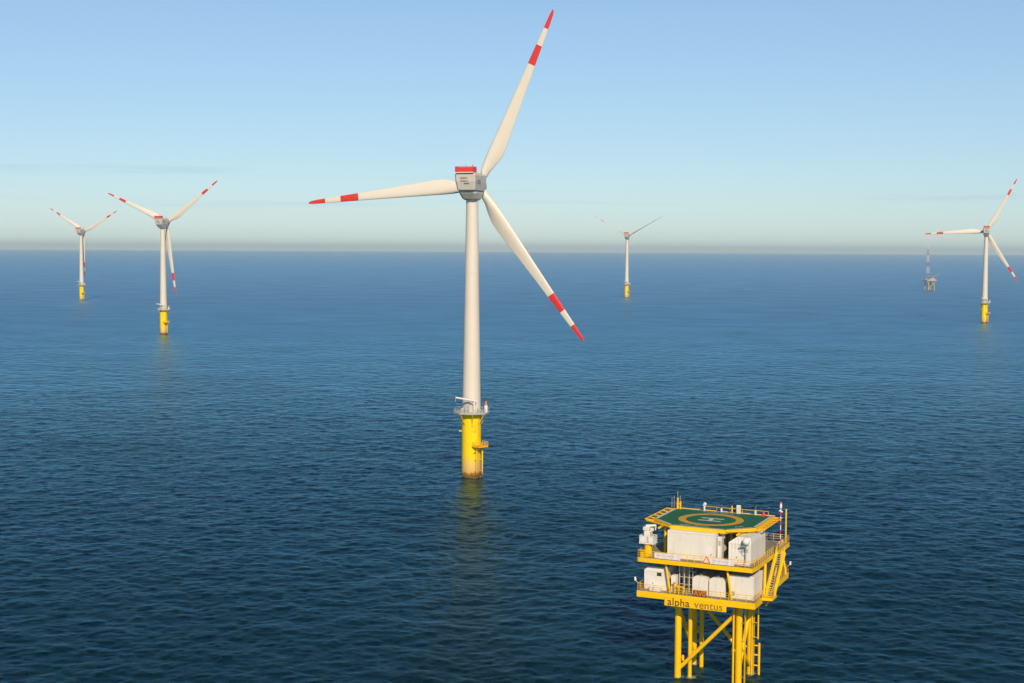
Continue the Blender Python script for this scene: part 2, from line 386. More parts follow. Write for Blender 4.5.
def blade_mesh():
    st = [(1.0,2.5,1.0,0),(3.0,2.5,1.0,0),(5.5,3.0,.75,.05),(8.5,4.2,.46,.20),(11.5,4.9,.34,.30),(14.5,4.8,.29,.32),(20,4.25,.25,.32),(28,3.5,.22,.32),(36,2.8,.2,.32),
          (40.6,2.42,.19,.32),(40.62,2.42,.19,.32),(44,2.16,.19,.32),(46.8,1.96,.18,.32),(46.82,1.96,.18,.32),(50,1.72,.18,.32),(52.2,1.55,.18,.32),(52.22,1.55,.18,.32),(55,1.3,.18,.32),(57,1.0,.18,.32),(57.9,.6,.18,.3),(58.2,.2,.18,.2)]
    n = 20; vs = []; fs = []; ms = []
    for z, c, t, off in st:
        z *= 1.013
        tw = R(max(0, 11*(1-z/45)))
        for i in range(n):
            a = 2*PI*i/n
            x = .5*math.cos(a); y = .5*math.sin(a)
            if t < 1:                               # blend circle to aerofoil: trailing edge at +x
                k = min(1, (1-t)/.5)
                y *= (1-k)+k*(1.0*max(0, (.5-x))**.62*1.25)
            x = (x+off*.62)*c; y = y*c*t
            vs.append((x*math.cos(tw)-y*math.sin(tw), x*math.sin(tw)+y*math.cos(tw), z))
    for k in range(len(st)-1):
        zm = (st[k][0]+st[k+1][0])/2
        mi = 1 if (40.61 < zm < 46.81 or zm > 52.21) else 0
        for i in range(n):
            fs.append((k*n+i, k*n+(i+1)%n, (k+1)*n+(i+1)%n, (k+1)*n+i)); ms.append(mi)
    b = MB(); b.v = vs; b.f = fs; b.m = ms; b.sm = [True]*len(fs)
    b.add(vs[:n], [tuple(range(n-1,-1,-1))]); b.add(vs[-n:], [tuple(range(n))], 1)
    return b

def blade_matrix(az, pitch):
    return Matrix.Translation((0, HUB_Y, HUB_Z)) @ Matrix.Rotation(R(TILT), 4, 'X') @ Matrix.Rotation(R(az), 4, 'Y') @ Matrix.Rotation(R(pitch), 4, 'Z')

def make_turbine():
    root = empty('wind_turbine')
    # foundation column
    MB().lathe([(3.02,-6),(3.02,18.6),(3.3,19.2),(3.3,20.0)], n=48).build('foundation', M['tp'], root)
    # work platform with brackets and guard rail
    oc = [(5.6*math.cos(R(22.5+45*i)), 5.6*math.sin(R(22.5+45*i))) for i in range(8)]
    wp = MB().prism(oc, 20.0, 20.45)
    p = wp.build('work_platform', M['galv'], root)
    for i in range(8):
        a = R(22.5+45*i)
        MB().tube((5.2*math.cos(a), 5.2*math.sin(a), 20.0), (3.05*math.cos(a), 3.05*math.sin(a), 16.6), .13).build('bracket', M['yellow'], p)
    MB().rail([(x*.985, y*.985, 20.45) for x, y in oc+oc[:1]], 1.15, .05, 1.4, 2).build('railing', M['galv'], p)
    # tower
    tw = MB().lathe([(3.0,20.45),(3.0,20.9),(2.92,21.0),(2.55,42),(2.2,64),(1.9,84),(1.9,86.8)], n=48)
    for z, r_ in ((42,2.56),(64,2.21)): tw.lathe([(r_+.005,z-.12),(r_+.05,z-.06),(r_+.05,z+.06),(r_+.005,z+.12)], n=48)
    tw.build('tower', M['tower'], root)
    # tower door towards the photographer's side, and its step
    d = MB().box(.3,1.5,-3.1,-2.8,20.46,22.9)
    d.build('door', M['nacelle'], root)
    # nacelle: bucket shape, yaw neck below
    nb = MB()
    def ring(z, hw, y0, y1, c):
        return [(-hw+c,y0,z),(hw-c,y0,z),(hw,y0+c,z),(hw,y1-c,z),(hw-c,y1,z),(-hw+c,y1,z),(-hw,y1-c,z),(-hw,y0+c,z)]
    rings = [ring(89.4,2.35,-5.6,3.6,.5), ring(89.9,2.85,-6.3,4.0,.5), ring(92.4,3.2,-7.2,4.5,.5), ring(94.4,3.3,-7.5,4.4,.5), ring(94.9,3.05,-7.2,3.9,.5)]
    vs = sum(rings, []); fs = [tuple(range(7,-1,-1)), tuple(range(32,40))]
    for k in range(4):
        for i in range(8):
            j = (i+1) % 8; fs.append((8*k+i, 8*k+j, 8*k+8+j, 8*k+8+i))
    nb.add(vs, fs)
    r2 = [ring(86.9,1.95,-2.1,2.1,.8), ring(87.3,2.3,-3.4,2.6,.8), ring(88.9,2.75,-5.0,3.3,.7), ring(89.39,2.75,-5.1,3.4,.7)]
    nb.add(sum(r2, []), [tuple(range(7,-1,-1))]+[(8*k+i, 8*k+(i+1)%8, 8*k+8+(i+1)%8, 8*k+8+i) for k in range(3) for i in range(8)])
    nb.box(-2.2,2.2,-3.5,3.4,94.9,95.25)
    nb.box(1.3,2.3,1.2,2.6,95.25,96.1)
    nac = nb.build('nacelle', M['nacelle'], root); nac.location.z = -.4
    # vents and hatch seams on the nacelle sides
    for s_ in (-1, 1):
        for y in (-4.6, -2.9):
            vt = MB().box(s_*3.2-.05, s_*3.2+.05, y, y+1.1, 91.95, 93.05)
            for k in range(5): vt.box(s_*3.24-.05, s_*3.24+.05, y+.06, y+1.04, 92.0+.22*k, 92.1+.22*k)
            vt.build('vent', M['nacelle_dark'], nac)
    # lettering on the rear
    sl = math.atan2(.3, 2.0)
    for body, z, dx, size in (('AREVA', 93.35, -.35, .8), ('Multibrid', 92.55, -.3, .62), ('M5000', 91.75, .5, .62)):
        y = -7.2-(z-92.4)*.15-.035 if z > 92.4 else -7.2+(92.4-z)*.36-.035
        text_part('lettering', body, size, M['ink'], nac, Matrix.Translation((dx, y, z)) @ Matrix.Rotation(R(9) if z > 92.4 else R(19.8), 4, 'X') @ FRONT, .012)
    # red heli-hoist basket on the rear roof
    hd = MB().box(-2.95,2.95,-8.1,-4.4,94.95,95.2, 1)
    hd.build('hoist_deck', [M['red'], M['cream']], root, (0,0,-.4))
    bk = MB()
    for x0, x1, y0, y1 in ((-2.9,2.9,-8.05,-8.0),(-2.9,-2.85,-8.0,-4.5),(2.85,2.9,-8.0,-4.5),(-2.85,2.85,-4.55,-4.5)):
        bk.box(x0,x1,y0,y1,95.5,96.7)
        bk.box(x0,x1,y0,y1,95.22,95.4)
    for i in range(7):
        x = -2.87+5.74*i/6
        bk.tube((x,-8.02,95.2),(x,-8.02,96.85),.06,n=5); bk.tube((x,-4.52,95.2),(x,-4.52,96.85),.06,n=5)
    for i in range(5):
        y = -8.02+3.5*i/4
        for x in (-2.87,2.87): bk.tube((x,y,95.2),(x,y,96.85),.06,n=5)
    bk.path([(-2.87,-8.02,96.85),(2.87,-8.02,96.85),(2.87,-4.52,96.85),(-2.87,-4.52,96.85),(-2.87,-8.02,96.85)], .07, 5)
    bk.build('hoist_basket', M['red'], root, (0,0,-.4))
    MB().tube((-1.2,-2.6,95.25),(-1.2,-2.6,97.9),.06,n=6).tube((-1.6,-2.6,97.7),(-.8,-2.6,97.7),.04,n=5).build('wind_sensor', M['grey'], nac)
    MB().tube((1.0,-2.8,95.25),(1.0,-2.8,97.4),.05,n=6).tube((1.0,-2.8,97.4),(1.0,-2.8,97.7),.14,n=8).build('obstruction_lamp', M['red'], nac)
    # hub
    hb = MB().lathe([(2.0,-2.5),(2.3,-1.6),(2.4,0),(2.3,1.3),(1.7,2.3),(.8,2.85),(.001,3.0)], n=32, axis='y')
    h = hb.build('hub', M['nacelle'], root); h.matrix_local = Matrix.Translation((0,HUB_Y,HUB_Z)) @ Matrix.Rotation(R(TILT),4,'X')
    # blades
    bm = blade_mesh()
    b0 = bm.build('blade', [M['blade'], M['red']], root)
    for k in range(2):
        c = b0.copy(); col.objects.link(c); c.parent = root
    # boat landing: rest platform, ladder, fender tubes, on the front right of the column
    a = R(-50+20)                                   # direction in turbine space
    ux, uy = math.cos(a), math.sin(a); px, py = -uy, ux
    def P(r_, t, z): return (ux*r_+px*t, uy*r_+py*t, z)
    bl = MB()
    for t in (-1.15, 1.15):
        bl.tube(P(3.9,t,-4), P(3.9,t,9.2), .24, n=10)
        bl.tube(P(3.9,t,9.2), P(2.9,t,10.0), .22, n=10)
        for z in (2., 5.6): bl.tube(P(2.8,t,z), P(3.9,t,z), .15)
    for t in (-.3, .3): bl.tube(P(3.5,t,-3), P(3.5,t,20.0), .05)
    for k in range(52): bl.tube(P(3.5,-.3,.2+.38*k), P(3.5,.3,.2+.38*k), .03, n=4)
    bl.build('boat_landing', M['tp'], root)
    rp = MB()
    q = [P(2.7,-2.2,0)[:2], P(5.7,-2.0,0)[:2], P(5.7,2.0,0)[:2], P(2.7,2.2,0)[:2]]
    rp.prism(q, 9.7, 10.1)
    rp.rail([P(2.9,-2.1,10.1), P(5.6,-1.95,10.1), P(5.6,1.95,10.1), P(2.9,2.1,10.1)], 1.2, .07, 1.2, 2)
    for t in (-1.5, 1.5): rp.tube(P(5.2,t,9.7), P(2.9,t,7.6), .12)
    rp.build('rest_platform', M['yellow2'], root)
    # orange number on the column, facing the photographer
    g = -PI/2+R(20)+R(12)
    for body, z in (('AV', 16.0), ('10', 14.5)):
        for k_, ch in enumerate(body):
            aa = g+(k_-.5)*.30
            text_part('lettering', ch, 1.2, M['orange'], root, Matrix.Translation((3.03*math.cos(aa), 3.03*math.sin(aa), z)) @ Matrix.Rotation(aa+PI/2, 4, 'Z') @ FRONT, .01)
    # anode stub on the left of the column
    MB().tube((-2.9,-.6,14.2),(-3.7,-.8,14.2),.3,n=10).build('pipe_stub', M['yellow'], root)
    # davit crane, cabinets and marine lantern on the work platform
    g = -PI/2+R(20)
    def G(r_, da, z): return (r_*math.cos(g+R(da)), r_*math.sin(g+R(da)), z)
    cr_ = MB().tube(G(4.4,10,20.45), G(4.4,10,24.2), .38, n=12)
    p1 = Vector(G(4.4,10,24.3)); p2 = Vector(G(6.6,-50,25.3))
    cr_.tube(p1+(p1-p2)*.12, p2, .42, .28, n=8)
    cr_.tube(G(4.4,10,23.2), p1.lerp(p2,.4), .14)
    cr_.tube(p2, p2-Vector((0,0,1.2)), .05)
    cr_.tube(G(4.4,10,24.2), G(4.4,10,24.9), .5, .35, n=10)
    cr_.build('davit_crane', M['banner'], root)
    for da, s_, hgt in ((-22,.55,2.4), (34,.4,1.6), (-42,.5,1.5)):
        x, y, _ = G(4.1, da, 0); MB().cbox(x-s_,x+s_,y-s_,y+s_,20.45,20.45+hgt,.06).build('cabinet', M['galv'], root)
    x, y, _ = G(4.9, 66, 0)
    MB().tube((x,y,20.45),(x,y,22.6),.55,n=14).build('storage_tank', M['white2'], root)
    MB().tube((x,y,22.6),(x,y,24.0),.38,.25,n=10).tube((x,y,24.0),(x,y,24.9),.2,.2,n=8, mi=1).tube((x,y,24.9),(x,y,26.0),.05,n=5,mi=1).build('marine_lantern', [M['orange'], M['ink']], root)
    return root

YAW = -R(17)
specs = [   # x, y, rotor azimuth, blade pitch, label
    (-12.6, 444.0, 25.0, 0, 'largest wind turbine, grey tower on a yellow column, red basket on its nacelle'),
    (-285., 1162., 54.5, 0, 'wind turbine with its third blade pointing almost straight down beside the tower'),
    (-572., 1890., 62.0, 0, 'small distant wind turbine farthest to the left, two raised blades, behind the bigger left one'),
    (168., 2090., 60.5, -97, 'faint distant wind turbine with thin edge-on dark blades, right of the largest turbine'),
    (470., 1415., 27.5, 0, 'wind turbine at the right edge, one blade reaching left over the far research mast'),
]
proto = make_turbine()
for i, (x, y, az, pitch, lab) in enumerate(specs):
    if i == 0: t = proto
    else:
        t = proto.copy(); col.objects.link(t)
        for ch in list(proto.children):
            c = ch.copy(); col.objects.link(c); c.parent = t
            for g in ch.children:
                d = g.copy(); col.objects.link(d); d.parent = c
    t.location = (x, y, 0); t.rotation_euler = (0,0,YAW)
    tag(t, lab, 'wind turbine', 'wind turbines standing in the sea')
    for k, c in enumerate([c for c in t.children if c.name.split('.')[0] == 'blade']):
        c.matrix_local = blade_matrix(az+120*k, pitch)

# ------------------------------------------------------------------ transformer platform
SA = R(-25); SO = Vector((21.07,234.,.6))
def S(u, v, z): return SO + Vector((u*math.cos(SA)-v*math.sin(SA), u*math.sin(SA)+v*math.cos(SA), z))
st = empty('transformer_platform', S(0,0,0), SA)
tag(st, 'yellow offshore transformer platform on four legs with a green helideck', 'offshore platform')
LEGS = {'fl':(6.15,3.4), 'fr':(16.65,3.2), 'br':(16.55,10.6), 'bl':(6.15,12.0)}
Z1, Z1T, Z2, Z2T, ZH = 13.15, 14.2, 19.05, 19.8, 25.0
for k, (u, v) in LEGS.items():
    MB().lathe([(.56,-9),(.56,12.3),(.72,12.6),(.72,Z1)], (u,v,0), n=24).build('leg', M['tp_leg'] if 'tp_leg' in M else M['yellow'], st)
def leg_p(k, z): return (*LEGS[k], z)
for p_, q_ in ((leg_p('fl',.6), leg_p('fr',11.9)), (leg_p('bl',11.8), leg_p('br',1.2)), (leg_p('fl',11.6), leg_p('bl',1.6)), (leg_p('br',11.9), leg_p('fr',1.4)), (leg_p('fr',6.2), leg_p('br',.7))):
    MB().tube(p_, q_, .33, n=14).build('brace', M['yellow'], st)
for (u, v, r_) in ((8.1,3.9,.34), (7.8,11.3,.36), (14.9,6.6,.34), (15.75,4.4,.2), (15.9,2.6,.16)):
    MB().tube((u,v,-8),(u,v,Z1),r_,n=14).build('riser_pipe', M['yellow'], st)
an = MB()
for k, z, s_ in (('fl',2.8,1), ('fl',12.6,-1), ('bl',5.6,1), ('fr',5.2,-1), ('br',4.0,-1)):
    u, v = LEGS[k]
    an.tube((u,v,z),(u+s_*1.15,v-.2,z),.16,n=8); an.tube((u+s_*.95,v-.2,z-.45),(u+s_*.95,v-.2,z+.45),.22,n=8)
an.build('anode', M['yellow'], st)
# boat landing with ladder beside the rear right leg, and ladder at the front right leg
bl = MB()
bl.tube((18.1,10.6,-4),(18.1,10.6,4.8),.2,n=10)
for z in (.9,2.7,4.3): bl.tube((16.2,10.6,z),(18.1,10.6,z),.13)
for t in (0,.45): bl.tube((17.05+t*.6,9.7+t,-3),(17.05+t*.6,9.7+t,Z1),.05)
for k in range(30): bl.tube((17.05,9.7,.2+.42*k),(17.32,10.15,.2+.42*k),.03,n=4)
bl.tube((18.2,9.4,5.8),(18.2,9.4,Z1),.13,n=8)
for z in (6.0,8.5,11.0): bl.tube((17.1,9.8,z),(18.2,9.4,z),.07)
bl.build('boat_landing', M['yellow'], st)
ld = MB()
for t in (0,.5): ld.tube((17.9,2.2+t,-4),(17.9,2.2+t,Z1),.05)
for k in range(34): ld.tube((17.9,2.2,-.6+.4*k),(17.9,2.7,-.6+.4*k),.03,n=4)
for z in (1.,4.,7.,10.): ld.tube((17.9,2.45,z),(16.9,3.2,z),.06)
ld.build('ladder', M['yellow2'], st)

# lower deck: plating and girder frame
D1 = [(-.05,0),(20.1,0),(20.05,9.),(19.7,9.2),(19.4,24.8),(0,25)]
def frame(mb, poly, z0, z1, t=.28, mi=0):
    for (x0,y0), (x1,y1) in zip(poly, poly[1:]+poly[:1]):
        a, b_ = Vector((x0,y0,0)), Vector((x1,y1,0)); d = (b_-a).normalized(); n_ = Vector((-d.y,d.x,0))*t
        q = [a, b_, b_+n_-d*t*0, a+n_]
        mb.prism([(p.x,p.y) for p in q], z0, z1, mi)
dk = MB(); frame(dk, D1, Z1, Z1T-.02)
for v in (5,10,15,20): dk.box(.3,19.4,v-.12,v+.12,Z1+.15,Z1T-.2)
for u in (5,10,15): dk.box(u-.12,u+.12,.3,24.6,Z1+.1,Z1T-.2)
dk.build('deck_girder', M['yellow'], st)
inset = lambda poly, k, cx, cy: [(cx+(x-cx)*k, cy+(y-cy)*k) for x, y in poly]
MB().prism(inset(D1,.998,10,12.5), Z1T-.16, Z1T).build('deck', M['deckplate'], st)
rl = MB().rail([(20.0,4.6,Z1T),(20.02,.08,Z1T),(.08,.08,Z1T),(.08,24.8,Z1T)], 1.15, .045, 1.4, 2)
rl.rail([(20.,7.2,Z1T),(19.95,9.1,Z1T),(19.6,9.25,Z1T),(19.3,24.7,Z1T),(.08,24.9,Z1T)], 1.2, .045, 1.3, 2)
rl.build('railing', M['yellow2'], st)

# stair landing outside the right face, lower deck
lg = MB().prism([(20.12,4.2),(21.8,4.5),(21.8,7.2),(20.12,7.2)], Z1T-.45, Z1T-.05)
lg.rail([(20.2,4.3,Z1T-.05),(21.7,4.55,Z1T-.05),(21.7,7.1,Z1T-.05)], 1.1, .05, 1.2, 2)
lg.tube((21.2,5.2,Z1T-.45),(20.3,6.2,Z1T-1.6),.25)
lg.build('stair_landing', M['yellow'], st)

# upper deck
D2 = [(0,0),(19.6,0),(19.8,2.0),(19.75,15.),(19.9,23.),(19.4,23.5),(0,23.5)]
dk = MB(); frame(dk, D2, Z2, Z2T-.02, .25)
for v in (4,8,12,16,20): dk.box(.3,19.3,v-.12,v+.12,Z2+.1,Z2T-.2)
for u in (5,10,15): dk.box(u-.12,u+.12,.3,23.2,Z2+.06,Z2T-.2)
dk.build('deck_girder', M['yellow'], st)
MB().prism(inset(D2,.998,10,12), Z2T-.16, Z2T).build('deck', M['deckplate'], st)
rl = MB().rail([(.08,23.4,Z2T),(.08,.08,Z2T),(19.55,.08,Z2T),(19.72,2.0,Z2T),(19.67,12.6,Z2T)], 1.15, .045, 1.2, 2)
rl.rail([(19.7,15.2,Z2T),(19.8,22.9,Z2T),(19.35,23.4,Z2T),(.08,23.4,Z2T)], 1.2, .045, 1.2, 2)
rl.build('railing', M['yellow2'], st)
# columns and raking struts between the decks
for u, v in ((4.9,.9),(15.4,.9),(.9,22.5),(18.9,22.5),(15.4,22.5),(5.4,22.5)):
    MB().tube((u+.55,v,Z1T),(u-.25,v,Z2),.2,n=10).build('column', M['yellow'], st)
for u, v in ((6.6,6.0),(18.7,6.6),(6.6,17.5),(18.9,17.5)):
    MB().tube((u,v,Z1T),(u,v,Z2),.3,n=12).build('column', M['yellow'], st)
# stair from lower landing to the upper deck, along the right side
sA, sB = Vector((20.95,6.2,Z1T-.05)), Vector((20.65,14.0,Z2T))
sr = MB()
for du in (-.68, .68):
    a, b_ = sA+Vector((du,0,0)), sB+Vector((du,0,0))
    sr.tube(a, b_, .22, n=6)
    h = Vector((0,0,1.1)); sr.tube(a+h, b_+h, .07, n=6); sr.tube(a+h*.5, b_+h*.5, .05, n=5)
    for k in range(8):
        p_ = a.lerp(b_, k/7); sr.tube(p_, p_+h, .05, n=5)
for k in range(18):
    p_ = sA.lerp(sB, (k+.5)/18); sr.box(p_.x-.62,p_.x+.62,p_.y-.16,p_.y+.16,p_.z-.03,p_.z+.03, 1)
sr.build('stair', [M['yellow'], M['galv']], st)
# big raking side struts carrying the upper walkway
for va, vb in ((6.6,7.2),(9.6,12.6),(15.4,18.2)):
    MB().tube((19.9,va,Z1T-.1),(19.8,vb,Z2+.1),.24,n=10).build('strut', M['yellow'], st)

# helideck
HP = [(.4,7.5),(4.7,3.55),(14.,3.55),(17.9,7.4),(17.9,18.9),(.4,18.9)]
hd = MB().prism(HP, ZH-.35, ZH)
heli = hd.build('helideck', M['green'], st)
hb = MB()
for (x0,y0),(x1,y1) in zip(HP, HP[1:]+HP[:1]):
    a, b_ = Vector((x0,y0,0)), Vector((x1,y1,0)); d = (b_-a).normalized(); n_ = Vector((d.y,-d.x,0))
    q = [a+n_*.004-d*.1, b_+n_*.004+d*.1, b_+n_*.25+d*.1, a+n_*.25-d*.1]
    hb.prism([(p.x,p.y) for p in q], ZH-.62, ZH-.03)
for k in range(6): hb.tube((2.5+2.7*k,3.6,ZH-.7),(2.5+2.7*k,18.8,ZH-.7),.22,n=6)
hb.build('edge_beam', M['yellow'], heli)
mk = MB()
CX, CY = 9.25, 11.0
n = 64
def ring2(r0, r1, z, mi):
    vs = [(CX+r_*math.cos(2*PI*i/n), CY+r_*math.sin(2*PI*i/n), z) for r_ in (r0, r1) for i in range(n)]
    mk.add(vs, [(i, n+i, n+(i+1)%n, (i+1)%n) for i in range(n)], mi)
ring2(4.25, 5.55, ZH+.006, 0)
for x0, x1, y0, y1 in ((-2.0,2.0,-1.35,-.75),(-2.0,2.0,.75,1.35),(-.35,.35,-.75,.75)):
    mk.add([(CX+x0,CY+y0,ZH+.006),(CX+x1,CY+y0,ZH+.006),(CX+x1,CY+y1,ZH+.006),(CX+x0,CY+y1,ZH+.006)], [(0,1,2,3)], 1)
hc = Vector((9.2,11.8,0))
for (x0,y0),(x1,y1) in zip(HP, HP[1:]+HP[:1]):
    a, b_ = Vector((x0,y0,0)), Vector((x1,y1,0)); d = (b_-a).normalized(); n_ = Vector((-d.y,d.x,0))
    q = [a+n_*.05+d*.3, b_+n_*.05-d*.3, b_+n_*.38-d*.3, a+n_*.38+d*.3]
    mk.add([(p.x,p.y,ZH+.006) for p in q], [(0,1,2,3)], 1)
mk.build('deck_marking', [M['ochre'], M['mark']], heli)
text_part('lettering', 'ALPHA VENTUS', .72, M['mark'], heli, Matrix.Translation((8.2,4.75,ZH+.006)), .001)
text_part('lettering', 'ALPHA VENTUS', .8, M['mark'], heli, Matrix.Translation((8.6,17.5,ZH+.006)) @ Matrix.Rotation(PI,4,'Z'), .001)
text_part('lettering', 'AV0', .9, M['mark'], heli, Matrix.Translation((15.3,7.0,ZH+.006)) @ Matrix.Rotation(R(45),4,'Z'), .001)
# safety nets: outrigger beams and mesh frame round the edge, dipping outward
def net(a, b_, wid, k, w0=None):
    mb = MB(); a, b_ = Vector((*a,ZH-.3)), Vector((*b_,ZH-.3)); d = (b_-a).normalized(); o_ = Vector((d.y,-d.x,.06))
    c0, c1 = a+o_*wid, b_+o_*(wid if w0 is None else w0)
    mb.path([a+o_*.3, c0, c1, b_+o_*.3], .12, 6)
    for i in range(k+1):
        p_ = a.lerp(b_, i/k); q_ = c0.lerp(c1, i/k); mb.tube(p_-Vector((0,0,.25)), q_, .11, n=6)
    for i in range(k*2+1):
        mb.tube(a.lerp(b_, i/(k*2)), c0.lerp(c1, i/(k*2)), .012, n=4)
    for i in (1,2): mb.tube(a.lerp(c0, i/3), b_.lerp(c1, i/3), .012, n=4)
    mb.build('safety_net', M['yellow2'], heli)
net((.4,18.9),(.4,7.5),1.75,5)
net((.4,7.5),(4.7,3.55),1.6,4,.4)
net((14.,3.55),(17.9,7.4),.5,3,1.5)
net((17.9,7.4),(17.9,18.9),1.6,6)
net((17.9,18.9),(.4,18.9),1.3,7)
br_ = MB().rail([(5.2,20.1,ZH-.25),(16.8,20.1,ZH-.25)], .75, .05, 2.2, 0)
br_.build('rear_rail', M['yellow2'], heli)
# helideck support posts and under-deck truss
for u, v in ((2.2,8.0),(16.9,12.6),(2.2,17.8),(16.4,17.8),(14.1,7.0),(3.2,4.9)):
    MB().tube((u,v,Z2T),(u,v,ZH-.9),.24,n=10).build('column', M['yellow'], st)

# ---------------- things standing on the platform (each its own top-level object)
def on_deck(name, u, v, z, lab, cat, group=None):
    o = empty(name, S(u,v,z), SA); return tag(o, lab, cat, group)

def container(u0, u1, v0, v1, z, h, lab, mat='white', c=.06, door=None, ch=0., name='equipment_container', group='white equipment containers on the platform', flat=True):
    o = on_deck(name, u0, v0, z, lab, 'container', group)
    b_ = MB(); W, D = u1-u0, v1-v0
    if ch:   # roof edges cut back
        b_.prism([(0,0),(W,0),(W,D),(0,D)], 0, h-ch)
        vs = [(0,0,h-ch),(W,0,h-ch),(W,D,h-ch),(0,D,h-ch),(ch*1.4,ch*.25,h),(W-ch*.15,ch*.25,h),(W-ch*.15,D-ch*.25,h),(ch*1.4,D-ch*.25,h)]
        b_.add(vs, [(0,1,5,4),(1,2,6,5),(2,3,7,6),(3,0,4,7),(4,5,6,7)])
    else: b_.cbox(0,W,0,D,0,h,c)
    b_.build('body', M[mat], o)
    fr = MB()
    for x in (.06, W-.06): fr.box(x-.06,x+.06,-.05,-.003,.0,h-ch-.05)
    fr.box(.12,W-.12,-.045,-.003,.0,.14); fr.box(.12,W-.12,-.045,-.003,h-ch-.2,h-ch-.06)
    fr.build('corner_frame', M['white2'], o)
    return o, W, D
def door_on(o, x0, x1, z1, mat='white2'):
    d = MB().box(x0,x1,-.05,-.003,.16,z1).build('door', M[mat], o)
    MB().box(x1-.22,x1-.12,-.12,-.051,z1*.45,z1*.45+.25).build('handle', M['ink'], d)
def vents(o, spots, mat='grey'):
    v_ = MB()
    for x0, x1, z0, z1 in spots:
        v_.box(x0,x1,-.02,-.003,z0,z1)
        k = 4
        for i in range(k): v_.box(x0+.04,x1-.04,-.05,-.021,z0+(z1-z0)*(i+.2)/k,z0+(z1-z0)*(i+.6)/k)
    v_.build('louvre', M[mat], o)

# upper deck
o, W, D = container(4.5,12.7,2.2,11.0,Z2T,4.55,'large plain white equipment container under the helideck, on the upper deck', ch=0)
sm_ = MB()
for x in (2.05,4.1,6.15): sm_.box(x-.03,x+.03,-.03,-.003,.2,4.3)
for x in (1.2,5.0): sm_.box(x,x+1.5,-.03,-.003,2.8,2.87)
for x in (1.0,3.4,6.8): sm_.box(x,x+.25,-.12,-.003,4.28,4.42)
sm_.build('panel_seam', M['banner'], o)
door_on(o, 6.6, 7.7, 2.2)
o, W, D = container(12.9,13.55,2.9,3.8,Z2T,4.0,'narrow tall white cabinet beside the large upper container', name='switch_cabinet', group='white cabinets on the platform')
vents(o, [(.15,.5,2.6,3.4)])
o, W, D = container(15.0,18.7,2.2,11.2,Z2T,4.45,'white ribbed container with slanted roof edge and a radome, upper deck right corner', 'ribbed', ch=.95)
door_on(o, .5, 1.5, 2.2); vents(o, [(2.0,3.2,2.0,2.7)])
o, W, D = container(13.0,14.9,9.,17.,Z2T,3.9,'container coloured dark for the shaded gap between the white upper containers', 'nacelle_dark')  # a white container, its colour darkened to stand for shade in the gap
o, W, D = container(4.8,11.5,13.,21.,Z2T,4.2,'white container behind the large upper one', 'white')
# radome on a post
o = on_deck('radome', 18.05,1.6,Z2T,'round white radome on a grey post at the right container', 'radome')
MB().tube((0,0,0),(0,0,3.4),.09,n=8).tube((0,0,1.7),(-.8,-.1,2.7),.04,n=5).build('post', M['grey'], o)
prof = [(.001,-.62)]+[(.62*math.cos(R(a)), .62*math.sin(R(a))) for a in range(-80,90,10)]+[(.001,.62)]
MB().lathe(prof, (0,0,3.97), n=24).build('dome', M['white2'], o)
MB().tube((-1.0,-.1,3.1),(0.1,0,3.2),.16,.1,n=8).build('arm', M['nacelle_dark'], o)
# pale rescue canister row at the front right corner of the upper deck
o = on_deck('life_raft', 17.3,.55,Z2T,'pale life raft canister lying at the front right corner of the upper deck', 'life raft')
MB().tube((-.2,.3,.35),(1.7,.3,.35),.33,n=14).build('canister', M['banner'], o)
MB().box(0,.12,.02,.58,0,.05).box(1.4,1.52,.02,.58,0,.05).build('cradle', M['grey'], o)
# banners on the upper front rail
def banner(u0, u1, z0, z1, lab):
    o = on_deck('banner', (u0+u1)/2,.0,z0,lab,'banner','white banners on the upper railing')
    W = (u1-u0)/2; nseg = 14; vs = []
    for i in range(nseg+1):
        x = -W+2*W*i/nseg; y = -.06+.025*math.sin(i*1.7)
        vs += [(x,y,0),(x,y-.0,z1-z0),(x,y+.025,0),(x,y+.025,z1-z0)]
    fs = []
    for i in range(nseg):
        a, c = 4*i, 4*i+4
        fs += [(a,c,c+1,a+1),(a+2,a+3,c+3,c+2),(a+1,c+1,c+3,a+3),(a,a+2,c+2,c)]
    fs += [(0,1,3,2),(4*nseg,4*nseg+2,4*nseg+3,4*nseg+1)]
    MB().add(vs, fs).build('cloth', M['banner'], o)
    ln = MB()
    rg = random.Random(int(u0*10))
    x = -W+.5
    while x < W-.9:
        l = rg.uniform(.25,.7); ln.box(x,x+l,-.1,-.09,(z1-z0)*.52,(z1-z0)*.62); x += l+.22
    ln.build('printed_line', M['galv'], o)
banner(3.0,7.5,Z2T+.12,Z2T+1.08,'longer white banner on the left half of the upper railing')
banner(12.55,16.6,Z2T+.12,Z2T+1.08,'white banner on the right half of the upper railing, right of the red triangle')
# warning triangle
o = tag(empty('warning_sign', S(11.95,-.02,Z2T+.1), SA), 'red-rimmed triangular warning sign on the upper railing', 'sign')
tr = MB()
q = [(-.72,0),(.72,0),(0,1.3)]; qi = [(-.44,.17),(.44,.17),(0,.98)]
vs = [(x,-.08,z) for x, z in q]+[(x,-.08,z) for x, z in qi]+[(x,-.05,z) for x, z in q]+[(x,-.05,z) for x, z in qi]
fs = []
for i in range(3):
    j = (i+1) % 3
    fs += [(i,j,3+j,3+i),(6+i,9+i,9+j,6+j),(i,6+i,6+j,j),(3+i,3+j,9+j,9+i)]
tr.add(vs, fs).build('rim', M['orange'], o)
MB().add([(x,-.065,z) for x, z in qi]+[(x,-.055,z) for x, z in qi], [(0,1,2),(5,4,3),(0,3,4,1),(1,4,5,2),(2,5,3,0)]).build('face', M['banner'], o)

